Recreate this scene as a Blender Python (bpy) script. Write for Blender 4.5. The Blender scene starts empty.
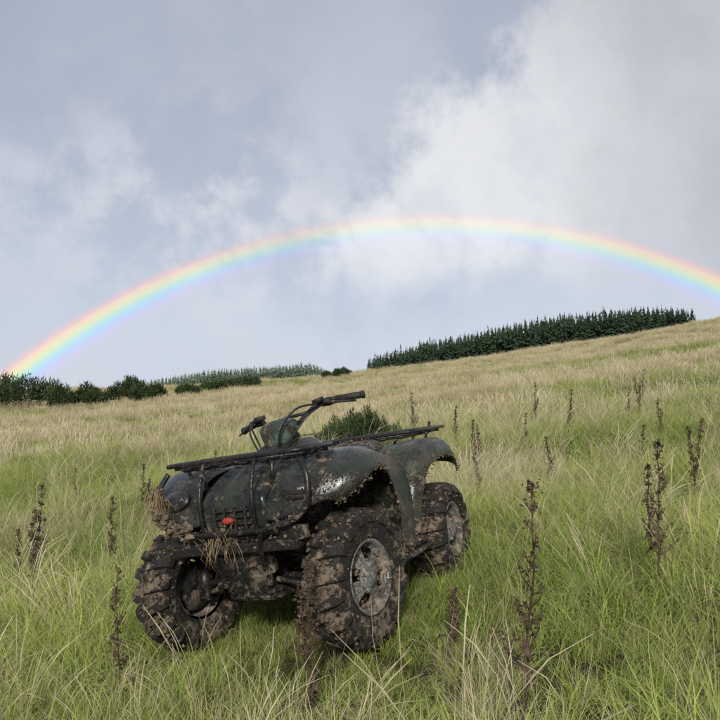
import bpy, math, random
import numpy as np
from mathutils import Vector, Matrix, Euler
random.seed(7)
rng = np.random.default_rng(7)
scene = bpy.context.scene
scene.view_settings.view_transform = 'Standard'
scene.view_settings.look = 'None'
scene.view_settings.exposure = 0

# ------------------------------------------------------------------ noise
def _hash(ix, iy, s):
    n = (ix * 374761393 + iy * 668265263 + s * 974634777) & 0xffffffff
    n = ((n ^ (n >> 13)) * 1274126177) & 0xffffffff
    return ((n ^ (n >> 16)) & 0xffff) / 65535.0
def vnoise(x, y, s=0):
    x = np.asarray(x, float); y = np.asarray(y, float)
    fx = np.floor(x); fy = np.floor(y)
    ix = fx.astype(np.int64); iy = fy.astype(np.int64)
    tx = x - fx; ty = y - fy
    tx = tx * tx * (3 - 2 * tx); ty = ty * ty * (3 - 2 * ty)
    a = _hash(ix, iy, s); b = _hash(ix + 1, iy, s); c = _hash(ix, iy + 1, s); d = _hash(ix + 1, iy + 1, s)
    return (a * (1 - tx) + b * tx) * (1 - ty) + (c * (1 - tx) + d * tx) * ty
def fbm(x, y, s=0, o=4):
    r = 0; a = 0.5; t = 0
    for i in range(o):
        r = r + a * vnoise(x * 2 ** i + 17.3 * i, y * 2 ** i - 9.1 * i, s + i); t += a; a *= 0.5
    return r / t
def sst(a, b, x):
    t = np.clip((np.asarray(x, float) - a) / (b - a), 0, 1)
    return t * t * (3 - 2 * t)

# ------------------------------------------------------------------ terrain
VC = (-0.13, 3.96)   # quad bike centre on the ground
def H(x, y):
    x = np.asarray(x, float); y = np.asarray(y, float)
    xc = np.clip(x, -90, 90)
    yq = np.clip(y, 0, 130)
    near = -1.2 + .1 * np.clip(x, -300, 300) + .05 * np.tanh(x / 1.5) + .001 * xc ** 2 + .015 * np.clip(y, -300, 130) + .00033 * yq ** 2
    ys = np.maximum(y, 60)
    u = np.clip(x / ys, -.8, .8)
    S = .036 + .1 * u + .1 * u * u
    far = S * np.minimum(ys, 520) - 3.1 * sst(105, 185, y) - 5 * sst(300, 450, y)
    k = sst(92, 118, y)
    z = near * (1 - k) + far * k
    z = z * (1 - sst(520, 1100, y)) - 25 * sst(520, 1100, y)
    dv = np.hypot(x - VC[0], y - VC[1])
    z = z + .10 * (fbm(x / 1.1, y / 1.1, 3, 3) - .5) * sst(1.0, 3.0, dv)
    z = z + .9 * (fbm(x / 14, y / 14, 11, 3) - .5) * sst(8, 30, y) * (1 - sst(400, 520, y))
    z = z + 1.0 * np.exp(-(((x - 33) / 6.0) ** 2 + ((y - 80) / 7.0) ** 2))
    return z
def Hf(x, y): return float(H(np.array([x]), np.array([y]))[0])
def straw(x, y):
    base = np.interp(y, [0, 2.5, 4, 7, 14, 30, 100], [.20, .26, .35, .40, .44, .52, .62])
    n = fbm(x / 1.7, y / 2.2, 31, 3) * .5 + fbm(x / 7.0, y / 5.0, 41, 3) * .5
    nf = fbm(x / 22.0, y / 9.0, 51, 3)
    w = sst(12, 35, y)
    n = n * (1 - w) + (nf * .7 + n * .3) * w
    base = base + .24 * np.exp(-((x + 2.8) ** 2 / 2 + (y - 6.2) ** 2 / 4))
    return np.clip(base + (n - .5) * 3.2, 0, 1)

# ------------------------------------------------------------------ helpers
def new_mat(name):
    m = bpy.data.materials.new(name); m.use_nodes = True
    m.node_tree.nodes.clear()
    return m, m.node_tree.nodes, m.node_tree.links
def ramp(n, stops):
    r = n.new('ShaderNodeValToRGB'); e = r.color_ramp.elements
    while len(e) < len(stops): e.new(.5)
    for i, (p, c) in enumerate(stops):
        e[i].position = p; e[i].color = (c[0], c[1], c[2], 1) if len(c) == 3 else c
    return r
class G:
    """tiny node maths helper"""
    def __init__(s, tree): s.n = tree.nodes; s.l = tree.links
    def m(s, op, a, b=None, c=None, clamp=False):
        nd = s.n.new('ShaderNodeMath'); nd.operation = op; nd.use_clamp = clamp
        for i, v in enumerate((a, b, c)):
            if v is None: continue
            if isinstance(v, (int, float)): nd.inputs[i].default_value = v
            else: s.l.new(v, nd.inputs[i])
        return nd.outputs[0]
    def sm(s, v, a, b):
        nd = s.n.new('ShaderNodeMapRange'); nd.interpolation_type = 'SMOOTHSTEP'
        s.l.new(v, nd.inputs['Value']); nd.inputs['From Min'].default_value = a; nd.inputs['From Max'].default_value = b
        return nd.outputs['Result']
    def noise(s, vec, scale, detail=5, rough=.55, dist=0):
        nd = s.n.new('ShaderNodeTexNoise'); nd.inputs['Scale'].default_value = scale
        nd.inputs['Detail'].default_value = detail; nd.inputs['Roughness'].default_value = rough
        nd.inputs['Distortion'].default_value = dist
        if vec is not None: s.l.new(vec, nd.inputs['Vector'])
        return nd.outputs['Fac']
    def mix(s, f, a, b, mode='MIX'):
        nd = s.n.new('ShaderNodeMix'); nd.data_type = 'RGBA'; nd.blend_type = mode
        ins = [i for i in nd.inputs if i.type == 'RGBA']
        if isinstance(f, (int, float)): nd.inputs[0].default_value = f
        else: s.l.new(f, nd.inputs[0])
        for sock, v in zip(ins, (a, b)):
            if isinstance(v, tuple): sock.default_value = (v[0], v[1], v[2], 1)
            else: s.l.new(v, sock)
        return [o for o in nd.outputs if o.type == 'RGBA'][0]
    def attr(s, name, typ='GEOMETRY'):
        nd = s.n.new('ShaderNodeAttribute'); nd.attribute_name = name; nd.attribute_type = typ
        return nd.outputs['Fac']

def mesh_obj(name, v, f, mats, parent=None, smooth=False, mi=None, attrs=None, link=True):
    me = bpy.data.meshes.new(name)
    me.from_pydata([tuple(map(float, p)) for p in v], [], f)
    for m in mats: me.materials.append(m)
    if mi is not None: me.polygons.foreach_set('material_index', mi)
    if smooth: me.polygons.foreach_set('use_smooth', [True] * len(me.polygons))
    if attrs:
        for k, a in attrs.items():
            at = me.attributes.new(k, 'FLOAT', 'POINT'); at.data.foreach_set('value', np.asarray(a, dtype=np.float32))
    me.update()
    ob = bpy.data.objects.new(name, me)
    if link: scene.collection.objects.link(ob)
    if parent: ob.parent = parent
    return ob
def crease(ob, fn):
    me = ob.data; at = me.attributes.new('crease_edge', 'FLOAT', 'EDGE')
    for e in me.edges:
        a, b = e.vertices
        v = fn(a, b)
        if v: at.data[e.index].value = v

# ------------------------------------------------------------------ sun direction / world
SUN_EL = 28.4; ANTI_AZ = 5.0
el = math.radians(SUN_EL); az = math.radians(ANTI_AZ)
anti = Vector((math.cos(el) * math.sin(az), math.cos(el) * math.cos(az), -math.sin(el)))
w = bpy.data.worlds.new("World"); scene.world = w; w.use_nodes = True
nt = w.node_tree; nt.nodes.clear(); g = G(nt); n = nt.nodes; l = nt.links
out = n.new('ShaderNodeOutputWorld')
sky = n.new('ShaderNodeTexSky'); sky.sky_type = 'NISHITA'; sky.sun_disc = False
sky.sun_elevation = el; sky.sun_rotation = math.radians(180 + ANTI_AZ)
bg1 = n.new('ShaderNodeBackground'); bg1.inputs[1].default_value = .1; l.new(sky.outputs[0], bg1.inputs[0])
tc = n.new('ShaderNodeTexCoord'); D = tc.outputs['Generated']
sep = n.new('ShaderNodeSeparateXYZ'); l.new(D, sep.inputs[0]); X, Y, Z = sep.outputs
nA = g.noise(D, 3.6, 10, .58, .15)
nB = g.noise(D, 9.5, 9, .6, .1)
nC = g.noise(D, 1.9, 6, .5, .1)
nAc = g.m('SUBTRACT', nA, .5); nBc = g.m('SUBTRACT', nB, .5)
warp = g.m('ADD', g.m('MULTIPLY', nAc, .38), g.m('MULTIPLY', nBc, .20))
e1 = g.m('ADD', g.m('ADD', g.m('SUBTRACT', X, Z), .285), warp)
m1 = g.sm(e1, -.01, .065)
e2 = g.m('ADD', Z, g.m('MULTIPLY', warp, .6))
m2 = g.sm(e2, .13, .25)
big = g.m('MULTIPLY', m1, m2)
dx = g.m('ADD', X, .21); dz = g.m('SUBTRACT', Z, .25)
r2 = g.m('ADD', g.m('MULTIPLY', g.m('MULTIPLY', dx, dx), 16), g.m('MULTIPLY', g.m('MULTIPLY', dz, dz), 70))
gs = g.m('POWER', 2.718, g.m('MULTIPLY', r2, -1))
wis = g.m('MULTIPLY', g.sm(g.m('ADD', nB, g.m('MULTIPLY', nAc, .9)), .40, .62), gs)
base = g.mix(g.sm(Z, .0, .55), (.595, .655, .77), (.385, .435, .54))
base = g.mix(g.m('MULTIPLY', g.sm(nC, .35, .68), .30), base, (.57, .60, .68))
base = g.mix(g.m('MULTIPLY', g.sm(nA, .45, .7), .35), base, (.63, .66, .73))
base = g.mix(g.m('MULTIPLY', g.sm(nA, .52, .36), .25), base, (.35, .39, .50))
shade = g.sm(g.m('ADD', g.m('ADD', X, g.m('MULTIPLY', Z, .55)), g.m('MULTIPLY', warp, 1.1)), .31, .66)
ccol = g.mix(shade, (.86, .865, .89), (.535, .545, .575))
ccol = g.mix(g.m('MULTIPLY', g.sm(nB, .56, .34), .45), ccol, (.62, .635, .69))
col = g.mix(g.m('MULTIPLY', big, .95), base, ccol)
col = g.mix(g.m('MULTIPLY', wis, .8), col, (.76, .77, .82))
# rainbow : 42 degrees round the antisolar point
dt = n.new('ShaderNodeVectorMath'); dt.operation = 'DOT_PRODUCT'; l.new(D, dt.inputs[0]); dt.inputs[1].default_value = anti
ang = g.m('DEGREES', g.m('ARCCOSINE', dt.outputs['Value']))
nd = n.new('ShaderNodeMapRange'); l.new(ang, nd.inputs['Value']); nd.inputs['From Min'].default_value = 40.9; nd.inputs['From Max'].default_value = 43.6
K = .3
rb = ramp(n, [(0, (K, K, K)), (.16, (.36, .28, .48)), (.32, (.22, .38, .62)), (.46, (.22, .56, .42)), (.60, (.58, .60, .12)), (.74, (.78, .46, .10)), (.86, (.60, .26, .20)), (1, (K, K, K))])
l.new(nd.outputs['Result'], rb.inputs[0])
rint = g.m('ADD', g.m('MULTIPLY', g.sm(g.m('ABSOLUTE', g.m('SUBTRACT', X, .08)), .10, .5), .50), .32)
sb = n.new('ShaderNodeVectorMath'); sb.operation = 'SUBTRACT'; l.new(rb.outputs[0], sb.inputs[0]); sb.inputs[1].default_value = (K, K, K)
hi = n.new('ShaderNodeVectorMath'); hi.operation = 'SCALE'; l.new(sb.outputs[0], hi.inputs[0]); l.new(rint, hi.inputs['Scale'])
ins = g.m('MULTIPLY', g.m('SUBTRACT', 1, g.sm(ang, 40.8, 42.6)), .03)
add = n.new('ShaderNodeVectorMath'); add.operation = 'ADD'; l.new(col, add.inputs[0]); l.new(hi.outputs[0], add.inputs[1])
cmb = n.new('ShaderNodeCombineXYZ'); [l.new(ins, cmb.inputs[i]) for i in range(3)]
add2 = n.new('ShaderNodeVectorMath'); add2.operation = 'ADD'; l.new(add.outputs[0], add2.inputs[0]); l.new(cmb.outputs[0], add2.inputs[1])
bg2 = n.new('ShaderNodeBackground'); bg2.inputs[1].default_value = 1.0; l.new(add2.outputs[0], bg2.inputs[0])
mx = n.new('ShaderNodeMixShader'); mx.inputs[0].default_value = .94
l.new(bg1.outputs[0], mx.inputs[1]); l.new(bg2.outputs[0], mx.inputs[2]); l.new(mx.outputs[0], out.inputs[0])

sl = bpy.data.lights.new('sun', 'SUN'); sl.energy = 3.8; sl.angle = math.radians(8); sl.color = (1, .95, .87)
so = bpy.data.objects.new('sun', sl); scene.collection.objects.link(so)
so.rotation_euler = (-anti).to_track_quat('Z', 'Y').to_euler(); so.location = (0, -10, 20)

# ------------------------------------------------------------------ camera
cd = bpy.data.cameras.new('camera'); cam = bpy.data.objects.new('camera', cd); scene.collection.objects.link(cam)
cd.sensor_width = 36; cd.lens = 35; cd.clip_end = 20000; cd.clip_start = .05
cam.location = (0, 0, 0); cam.rotation_euler = (math.radians(90 + 3.27), 0, 0)
scene.camera = cam

# ------------------------------------------------------------------ ground
def axis(fine, lim, step, neg):
    a = list(np.arange(0, fine, step)); d = step; p = a[-1]
    while p < lim: d *= 1.055; p += d; a.append(p)
    a = np.array(a)
    b = [-q for q in a[1:] if q < neg + 50]
    return np.array(sorted(b) + list(a))
gx = axis(7, 5000, .13, 5000); gy = axis(9, 7000, .14, 120)
GX, GY = np.meshgrid(gx, gy)
GZ = H(GX, GY)
nx, ny = len(gx), len(gy)
V = np.stack([GX.ravel(), GY.ravel(), GZ.ravel()], 1)
F = [(j * nx + i, j * nx + i + 1, (j + 1) * nx + i + 1, (j + 1) * nx + i) for j in range(ny - 1) for i in range(nx - 1)]
mt, n, l = new_mat('ground_soil'); g = G(mt.node_tree)
o = n.new('ShaderNodeOutputMaterial'); p = n.new('ShaderNodeBsdfPrincipled'); l.new(p.outputs[0], o.inputs[0])
p.inputs['Roughness'].default_value = .95; p.inputs['Specular IOR Level'].default_value = .1
geo = n.new('ShaderNodeNewGeometry'); P = geo.outputs['Position']
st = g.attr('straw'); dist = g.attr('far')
n1 = g.noise(P, 6, 8, .7)
gr = g.mix(n1, (.060, .085, .022), (.18, .21, .06))
sw = g.mix(n1, (.25, .21, .11), (.48, .42, .27))
near = g.mix(g.sm(g.m('ADD', st, g.m('MULTIPLY', g.m('SUBTRACT', n1, .5), .8)), .3, .8), gr, sw)
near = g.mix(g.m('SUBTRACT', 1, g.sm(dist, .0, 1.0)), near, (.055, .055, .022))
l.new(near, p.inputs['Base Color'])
bp = n.new('ShaderNodeBump'); bp.inputs['Strength'].default_value = .8; bp.inputs['Distance'].default_value = .1
l.new(n1, bp.inputs['Height']); l.new(bp.outputs[0], p.inputs['Normal'])
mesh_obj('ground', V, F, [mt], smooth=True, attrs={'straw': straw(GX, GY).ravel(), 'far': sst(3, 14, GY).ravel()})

# ------------------------------------------------------------------ vegetation materials
def leaf_mat(name, stops, base, tipc, tipf, trans=.3):
    mt, n, l = new_mat(name); g = G(mt.node_tree)
    t = g.attr('t'); bv = g.attr('bv'); ti = g.attr('tint', 'INSTANCER')
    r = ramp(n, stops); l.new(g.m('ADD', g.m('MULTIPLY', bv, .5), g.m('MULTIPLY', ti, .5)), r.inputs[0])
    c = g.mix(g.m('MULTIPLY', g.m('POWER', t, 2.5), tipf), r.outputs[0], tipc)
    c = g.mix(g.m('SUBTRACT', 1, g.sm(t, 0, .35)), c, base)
    d = n.new('ShaderNodeBsdfDiffuse'); tr = n.new('ShaderNodeBsdfTranslucent')
    l.new(c, d.inputs[0]); l.new(c, tr.inputs[0])
    m1 = n.new('ShaderNodeMixShader'); m1.inputs[0].default_value = trans; l.new(d.outputs[0], m1.inputs[1]); l.new(tr.outputs[0], m1.inputs[2])
    o = n.new('ShaderNodeOutputMaterial'); l.new(m1.outputs[0], o.inputs[0])
    return mt
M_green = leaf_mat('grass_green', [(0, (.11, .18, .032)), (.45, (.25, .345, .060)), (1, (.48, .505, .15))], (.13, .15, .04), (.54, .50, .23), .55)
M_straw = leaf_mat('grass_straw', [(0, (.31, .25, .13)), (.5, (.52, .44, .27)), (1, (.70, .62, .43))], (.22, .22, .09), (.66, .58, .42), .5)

def blades(n, rad, hmin, hmax, wd, lean, curve, seg=4, seed=0, head=0, flat=0.0):
    r = np.random.default_rng(seed)
    V = []; F = []; T = []; B = []
    for i in range(n):
        ph = r.uniform(0, 2 * math.pi); rr = rad * math.sqrt(r.uniform())
        a = ph + r.normal() * .9
        dx, dy = math.cos(a), math.sin(a)
        h = r.uniform(hmin, hmax); sl = h / seg
        an = abs(r.normal()) * lean; cv = curve * r.uniform(.2, 1.5)
        wa = a + math.pi / 2 + r.normal() * .5; wx, wy = math.cos(wa), math.sin(wa)
        pos = np.array([rr * math.cos(ph), rr * math.sin(ph), -.02]); b0 = len(V); bvv = r.uniform()
        ww = wd * r.uniform(.6, 1.3); tw = r.normal() * .25
        for k in range(seg + 1):
            t = k / seg
            if head: wk = ww * (1.0 if t < .7 else head * (1.15 - t) * 3)
            else: wk = ww * (1 - t ** 1.7) + .0004
            V.append(pos + np.array([wx, wy, 0]) * wk * .5); V.append(pos - np.array([wx, wy, 0]) * wk * .5)
            T += [t, t]; B += [bvv, bvv]
            pos = pos + sl * np.array([math.sin(an) * dx, math.sin(an) * dy, math.cos(an)]); an = min(an + cv / seg, 2.5)
            a += tw; dx, dy = math.cos(a), math.sin(a)
        for k in range(seg):
            q = b0 + 2 * k; F.append((q, q + 1, q + 3, q + 2))
    return V, F, T, B
tuft_col = bpy.data.collections.new('grass_tufts')
def tuft(name, mat, *parts):
    V = []; F = []; T = []; B = []; MI = []
    for (mi, (v, f, t, b)) in parts:
        o = len(V); V += v; F += [tuple(i + o for i in q) for q in f]; T += t; B += b; MI += [mi] * len(f)
    ob = mesh_obj(name, V, F, mat, mi=MI, attrs={'t': T, 'bv': B}, link=False)
    tuft_col.objects.link(ob)
GS = [M_green, M_straw]
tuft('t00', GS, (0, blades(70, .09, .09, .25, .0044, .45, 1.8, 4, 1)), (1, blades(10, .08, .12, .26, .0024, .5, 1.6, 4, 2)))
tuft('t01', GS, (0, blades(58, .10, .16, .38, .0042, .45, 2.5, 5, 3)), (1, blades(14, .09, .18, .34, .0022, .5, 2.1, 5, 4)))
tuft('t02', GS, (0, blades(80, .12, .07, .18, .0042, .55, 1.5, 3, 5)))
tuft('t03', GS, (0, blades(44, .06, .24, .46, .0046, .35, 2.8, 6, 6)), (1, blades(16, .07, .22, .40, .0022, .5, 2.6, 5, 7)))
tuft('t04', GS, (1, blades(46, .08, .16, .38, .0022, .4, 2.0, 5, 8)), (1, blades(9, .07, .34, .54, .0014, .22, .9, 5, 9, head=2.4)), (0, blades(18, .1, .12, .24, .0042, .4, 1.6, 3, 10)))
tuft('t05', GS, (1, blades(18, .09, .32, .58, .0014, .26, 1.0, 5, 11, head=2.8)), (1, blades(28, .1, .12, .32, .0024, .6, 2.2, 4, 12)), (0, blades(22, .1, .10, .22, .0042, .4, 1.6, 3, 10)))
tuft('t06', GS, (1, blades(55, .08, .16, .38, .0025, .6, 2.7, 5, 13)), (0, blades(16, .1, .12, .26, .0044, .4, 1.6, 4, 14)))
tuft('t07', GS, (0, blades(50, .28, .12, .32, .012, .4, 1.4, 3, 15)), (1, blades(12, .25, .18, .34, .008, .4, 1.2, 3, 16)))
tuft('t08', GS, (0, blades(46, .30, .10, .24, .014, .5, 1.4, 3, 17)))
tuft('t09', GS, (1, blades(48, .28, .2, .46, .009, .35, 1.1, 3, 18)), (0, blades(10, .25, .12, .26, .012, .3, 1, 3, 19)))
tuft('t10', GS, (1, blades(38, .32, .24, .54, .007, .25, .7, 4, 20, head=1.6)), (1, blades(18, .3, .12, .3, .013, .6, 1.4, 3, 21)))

# ------------------------------------------------------------------ vehicle frame
yaw = math.radians(24)
fw2 = Vector((-math.sin(yaw), -math.cos(yaw), 0))
PITCH = math.radians(-1.2); ROLL = math.radians(8.4)
fwd = Vector((fw2.x * math.cos(PITCH), fw2.y * math.cos(PITCH), math.sin(PITCH)))
left0 = Vector((0, 0, 1)).cross(fwd).normalized(); up0 = fwd.cross(left0)
left = (left0 * math.cos(ROLL) + up0 * math.sin(ROLL)).normalized(); up = fwd.cross(left)
VM = Matrix(((fwd.x, left.x, up.x, VC[0]), (fwd.y, left.y, up.y, VC[1]), (fwd.z, left.z, up.z, Hf(*VC) + .005), (0, 0, 0, 1)))

# ------------------------------------------------------------------ scatter grass
def scatter(y0, y1, dens, um, xm=0):
    N = int(dens * (um * (y1 ** 2 - y0 ** 2) + 2 * xm * (y1 - y0)))
    yy = rng.uniform(y0, y1, N * 3); keep = rng.uniform(size=N * 3) < (um * yy + xm) / (um * y1 + xm)
    yy = yy[keep][:N]; hw = um * yy + xm
    return rng.uniform(-1, 1, len(yy)) * hw, yy
PX = []; PY = []; PK = []; PS = []
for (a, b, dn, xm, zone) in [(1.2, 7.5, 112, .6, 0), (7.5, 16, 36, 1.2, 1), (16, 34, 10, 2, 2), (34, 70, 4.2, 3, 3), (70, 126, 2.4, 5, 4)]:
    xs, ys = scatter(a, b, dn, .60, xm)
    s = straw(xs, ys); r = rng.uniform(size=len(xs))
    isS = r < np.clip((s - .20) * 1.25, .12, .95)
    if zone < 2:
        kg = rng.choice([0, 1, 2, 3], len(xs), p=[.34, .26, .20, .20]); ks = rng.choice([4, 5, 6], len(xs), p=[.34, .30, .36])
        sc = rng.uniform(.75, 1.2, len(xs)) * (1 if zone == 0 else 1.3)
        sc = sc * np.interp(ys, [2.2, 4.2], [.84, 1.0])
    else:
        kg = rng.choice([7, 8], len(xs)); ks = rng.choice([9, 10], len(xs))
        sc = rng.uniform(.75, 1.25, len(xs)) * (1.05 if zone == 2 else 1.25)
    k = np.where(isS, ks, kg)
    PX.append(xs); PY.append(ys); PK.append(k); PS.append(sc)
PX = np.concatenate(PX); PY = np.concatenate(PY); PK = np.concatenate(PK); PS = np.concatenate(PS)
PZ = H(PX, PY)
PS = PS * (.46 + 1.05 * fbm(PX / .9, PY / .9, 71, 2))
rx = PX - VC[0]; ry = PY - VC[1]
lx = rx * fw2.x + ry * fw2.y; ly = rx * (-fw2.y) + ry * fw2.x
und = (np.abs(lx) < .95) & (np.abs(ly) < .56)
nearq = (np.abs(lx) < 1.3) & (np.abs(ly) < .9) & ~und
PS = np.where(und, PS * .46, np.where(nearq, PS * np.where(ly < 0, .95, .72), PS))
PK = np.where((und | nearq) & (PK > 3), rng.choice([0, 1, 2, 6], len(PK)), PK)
tint = np.clip(fbm(PX / 2.2, PY / 2.2, 81, 3) * 2.4 - .70 + rng.normal(size=len(PX)) * .20, 0, 1)
me = bpy.data.meshes.new('meadow_grass'); me.vertices.add(len(PX))
me.vertices.foreach_set('co', np.stack([PX, PY, PZ], 1).astype(np.float32).ravel())
def fa(nm, typ, arr, key='value'):
    a = me.attributes.new(nm, typ, 'POINT'); a.data.foreach_set(key, arr)
fa('kind', 'INT', PK.astype(np.int32)); fa('scl', 'FLOAT', PS.astype(np.float32)); fa('tint', 'FLOAT', tint.astype(np.float32))
rot = np.stack([rng.normal(size=len(PX)) * .16, rng.normal(size=len(PX)) * .16 - .06, rng.uniform(0, 6.283, len(PX))], 1)
fa('rot', 'FLOAT_VECTOR', rot.astype(np.float32).ravel(), 'vector')
mg = bpy.data.objects.new('meadow_grass', me); scene.collection.objects.link(mg)
ng = bpy.data.node_groups.new('scatter', 'GeometryNodeTree')
ng.interface.new_socket('Geometry', in_out='INPUT', socket_type='NodeSocketGeometry')
ng.interface.new_socket('Geometry', in_out='OUTPUT', socket_type='NodeSocketGeometry')
gi = ng.nodes.new('NodeGroupInput'); go = ng.nodes.new('NodeGroupOutput')
iop = ng.nodes.new('GeometryNodeInstanceOnPoints'); ci = ng.nodes.new('GeometryNodeCollectionInfo')
ci.inputs['Collection'].default_value = tuft_col; ci.inputs['Separate Children'].default_value = True; ci.inputs['Reset Children'].default_value = True
def na(nm, typ):
    a = ng.nodes.new('GeometryNodeInputNamedAttribute'); a.data_type = typ; a.inputs['Name'].default_value = nm
    return [q for q in a.outputs if q.enabled and q.name == 'Attribute'][0]
ng.links.new(gi.outputs[0], iop.inputs['Points']); ng.links.new(ci.outputs[0], iop.inputs['Instance'])
iop.inputs['Pick Instance'].default_value = True
ng.links.new(na('kind', 'INT'), iop.inputs['Instance Index']); ng.links.new(na('rot', 'FLOAT_VECTOR'), iop.inputs['Rotation'])
ng.links.new(na('scl', 'FLOAT'), iop.inputs['Scale']); ng.links.new(iop.outputs[0], go.inputs[0])
md = mg.modifiers.new('scatter', 'NODES'); md.node_group = ng

# ------------------------------------------------------------------ simple diffuse variation material
def var_mat(name, a, b, scale, rough=.9):
    mt, n, l = new_mat(name); g = G(mt.node_tree)
    o = n.new('ShaderNodeOutputMaterial'); p = n.new('ShaderNodeBsdfPrincipled'); l.new(p.outputs[0], o.inputs[0])
    p.inputs['Roughness'].default_value = rough; p.inputs['Specular IOR Level'].default_value = .2
    geo = n.new('ShaderNodeNewGeometry')
    l.new(g.mix(g.sm(g.noise(geo.outputs['Position'], scale, 4, .7), .3, .7), a, b), p.inputs['Base Color'])
    return mt
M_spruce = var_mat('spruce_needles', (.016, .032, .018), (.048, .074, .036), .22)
M_far_haze = var_mat('far_spruce_haze_tint', (.085, .125, .085), (.13, .17, .11), .2)  # aerial haze painted into the needle colour: paler than the nearer spruces
M_gorse = var_mat('gorse', (.018, .030, .012), (.060, .085, .030), 1.2)
M_stalk = var_mat('dead_stalk', (.036, .024, .017), (.13, .088, .060), 14)

def conifers(name, pts, mat, levels=13, nb=9, seed=5):
    r = np.random.default_rng(seed); V = []; F = []
    for (x, y, z, h) in pts:
        R = h * r.uniform(.20, .30); o = len(V); t = .10
        V += [(x - t, y, z), (x + t, y, z), (x, y, z + h)]; F.append((o, o + 1, o + 2))
        for k in range(levels * nb):
            q = min(r.uniform() ** 1.15, .985); zz = z + h * (.03 + .96 * q); rad = R * (1 - q) ** .8 + .04
            a = r.uniform(0, 6.283); rr = rad * r.uniform(.5, 1.25); ca, sa = math.cos(a), math.sin(a); wd = rr * .25 + .05
            o = len(V)
            V += [(x, y, zz + h * .05), (x + ca * rr * .6 - sa * wd, y + sa * rr * .6 + ca * wd, zz - h * .02), (x + ca * rr, y + sa * rr, zz + h * r.uniform(-.03, .02)), (x + ca * rr * .6 + sa * wd, y + sa * rr * .6 - ca * wd, zz - h * .02)]
            F.append((o, o + 1, o + 2, o + 3))
    return mesh_obj(name, V, F, [mat])
pts = []
for row in range(8):
    yy = 248 + row * 4
    x = 2.0
    while x < 128:
        x += rng.uniform(.8, 2.0)
        u = x / yy
        top = np.interp(u, [0, .02, .086, .2, .286, .37, .486, .6], [.048, .057, .081, .102, .120, .128, .1305, .133]) + .003 * math.sin(x * .21) * math.sin(x * .083 + 1)
        y_ = yy + rng.uniform(-2, 2); z = Hf(x, y_)
        h = top * yy - z + rng.normal() * .95 - (7 - row) * .12
        if h > 1.8 and u < .475 + rng.uniform(-.012, .012) and u > .006: pts.append((x, y_, z, h))
conifers('spruce_plantation', pts, M_spruce, 10, 8)
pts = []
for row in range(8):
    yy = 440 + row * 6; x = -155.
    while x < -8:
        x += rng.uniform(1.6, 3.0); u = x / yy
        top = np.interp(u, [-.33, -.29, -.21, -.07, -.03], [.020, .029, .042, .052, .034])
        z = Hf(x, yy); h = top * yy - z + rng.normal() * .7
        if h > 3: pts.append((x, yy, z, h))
conifers('distant_plantation', pts, M_far_haze, 9, 7, 9)

def bush(name, lobes, mat, n, size, seed, spiky=.5):
    r = np.random.default_rng(seed); V = []; F = []
    vol = np.array([a[3] * a[5] for a in lobes]); vol = vol / vol.sum()
    for i in range(n):
        cx, cy, cz, rx, ry, rz = lobes[r.choice(len(lobes), p=vol)]
        d = r.normal(size=3); d[2] = abs(d[2]) * .9 - .15; d /= np.linalg.norm(d)
        q = r.uniform(.45, 1.0) ** .6 * (1 + .18 * math.sin(d[0] * 9 + cx) * math.cos(d[2] * 8 + cy))
        p = np.array([cx + d[0] * rx * q, cy + d[1] * ry * q, cz + d[2] * rz * q])
        o_ = d * .7 + r.normal(size=3) * .5 + np.array([0, 0, spiky]); o_ /= np.linalg.norm(o_)
        s = np.cross(o_, r.normal(size=3)); s /= np.linalg.norm(s)
        L = size * r.uniform(.6, 1.5); W = L * .28
        o = len(V); V += [p - s * W * .5, p + s * W * .5, p + o_ * L]; F.append((o, o + 1, o + 2))
    for cx, cy, cz, rx, ry, rz in lobes:
        for k in range(6):
            a = r.uniform(0, 6.28); o = len(V); t = rx * .03
            V += [(cx - t, cy, cz - rz * .6), (cx + t, cy, cz - rz * .6), (cx + math.cos(a) * rx * .6, cy + math.sin(a) * ry * .6, cz + rz * .6)]; F.append((o, o + 1, o + 2))
    return mesh_obj(name, V, F, [mat])
def mkbush(name, x, y, wid, hgt, n, size, seed, nl=7, spiky=.5):
    r = np.random.default_rng(seed); lobes = []
    for i in range(nl):
        lx_ = x + r.uniform(-.5, .5) * wid * .75; ly_ = y + r.uniform(-.4, .4) * wid * .5
        hh = hgt * r.uniform(.6, 1.0) * (1 - .5 * abs(lx_ - x) / (wid * .5))
        z = Hf(lx_, ly_); lobes.append((lx_, ly_, z + hh * .35, wid * .2 * r.uniform(.8, 1.3), wid * .2, hh * .65))
    return bush(name, lobes, M_gorse, n, size, seed, spiky)
mkbush('gorse_bush', -.02, 11.6, 1.7, .98, 15000, .07, 1, 11, .7)
for i, (x, y, wd, h) in enumerate([(-36, 70, 6, 4.6), (-31.5, 69, 6, 4.2), (-40, 72, 7, 5.0), (-27.6, 70, 4.6, 3.0), (-24, 72, 5.0, 3.0), (-21.5, 74, 3.4, 2.0), (-19.3, 78, 3, 1.5), (-17.5, 82, 4, 1.8), (-14.5, 86, 5, 1.9), (-3.6, 94, 2.6, 1.5), (-2.2, 96, 2, 1.2), (-46, 74, 8, 5)]):
    mkbush('gorse_bush', x, y, wd, h, 3600, .34, 20 + i, 7)

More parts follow.
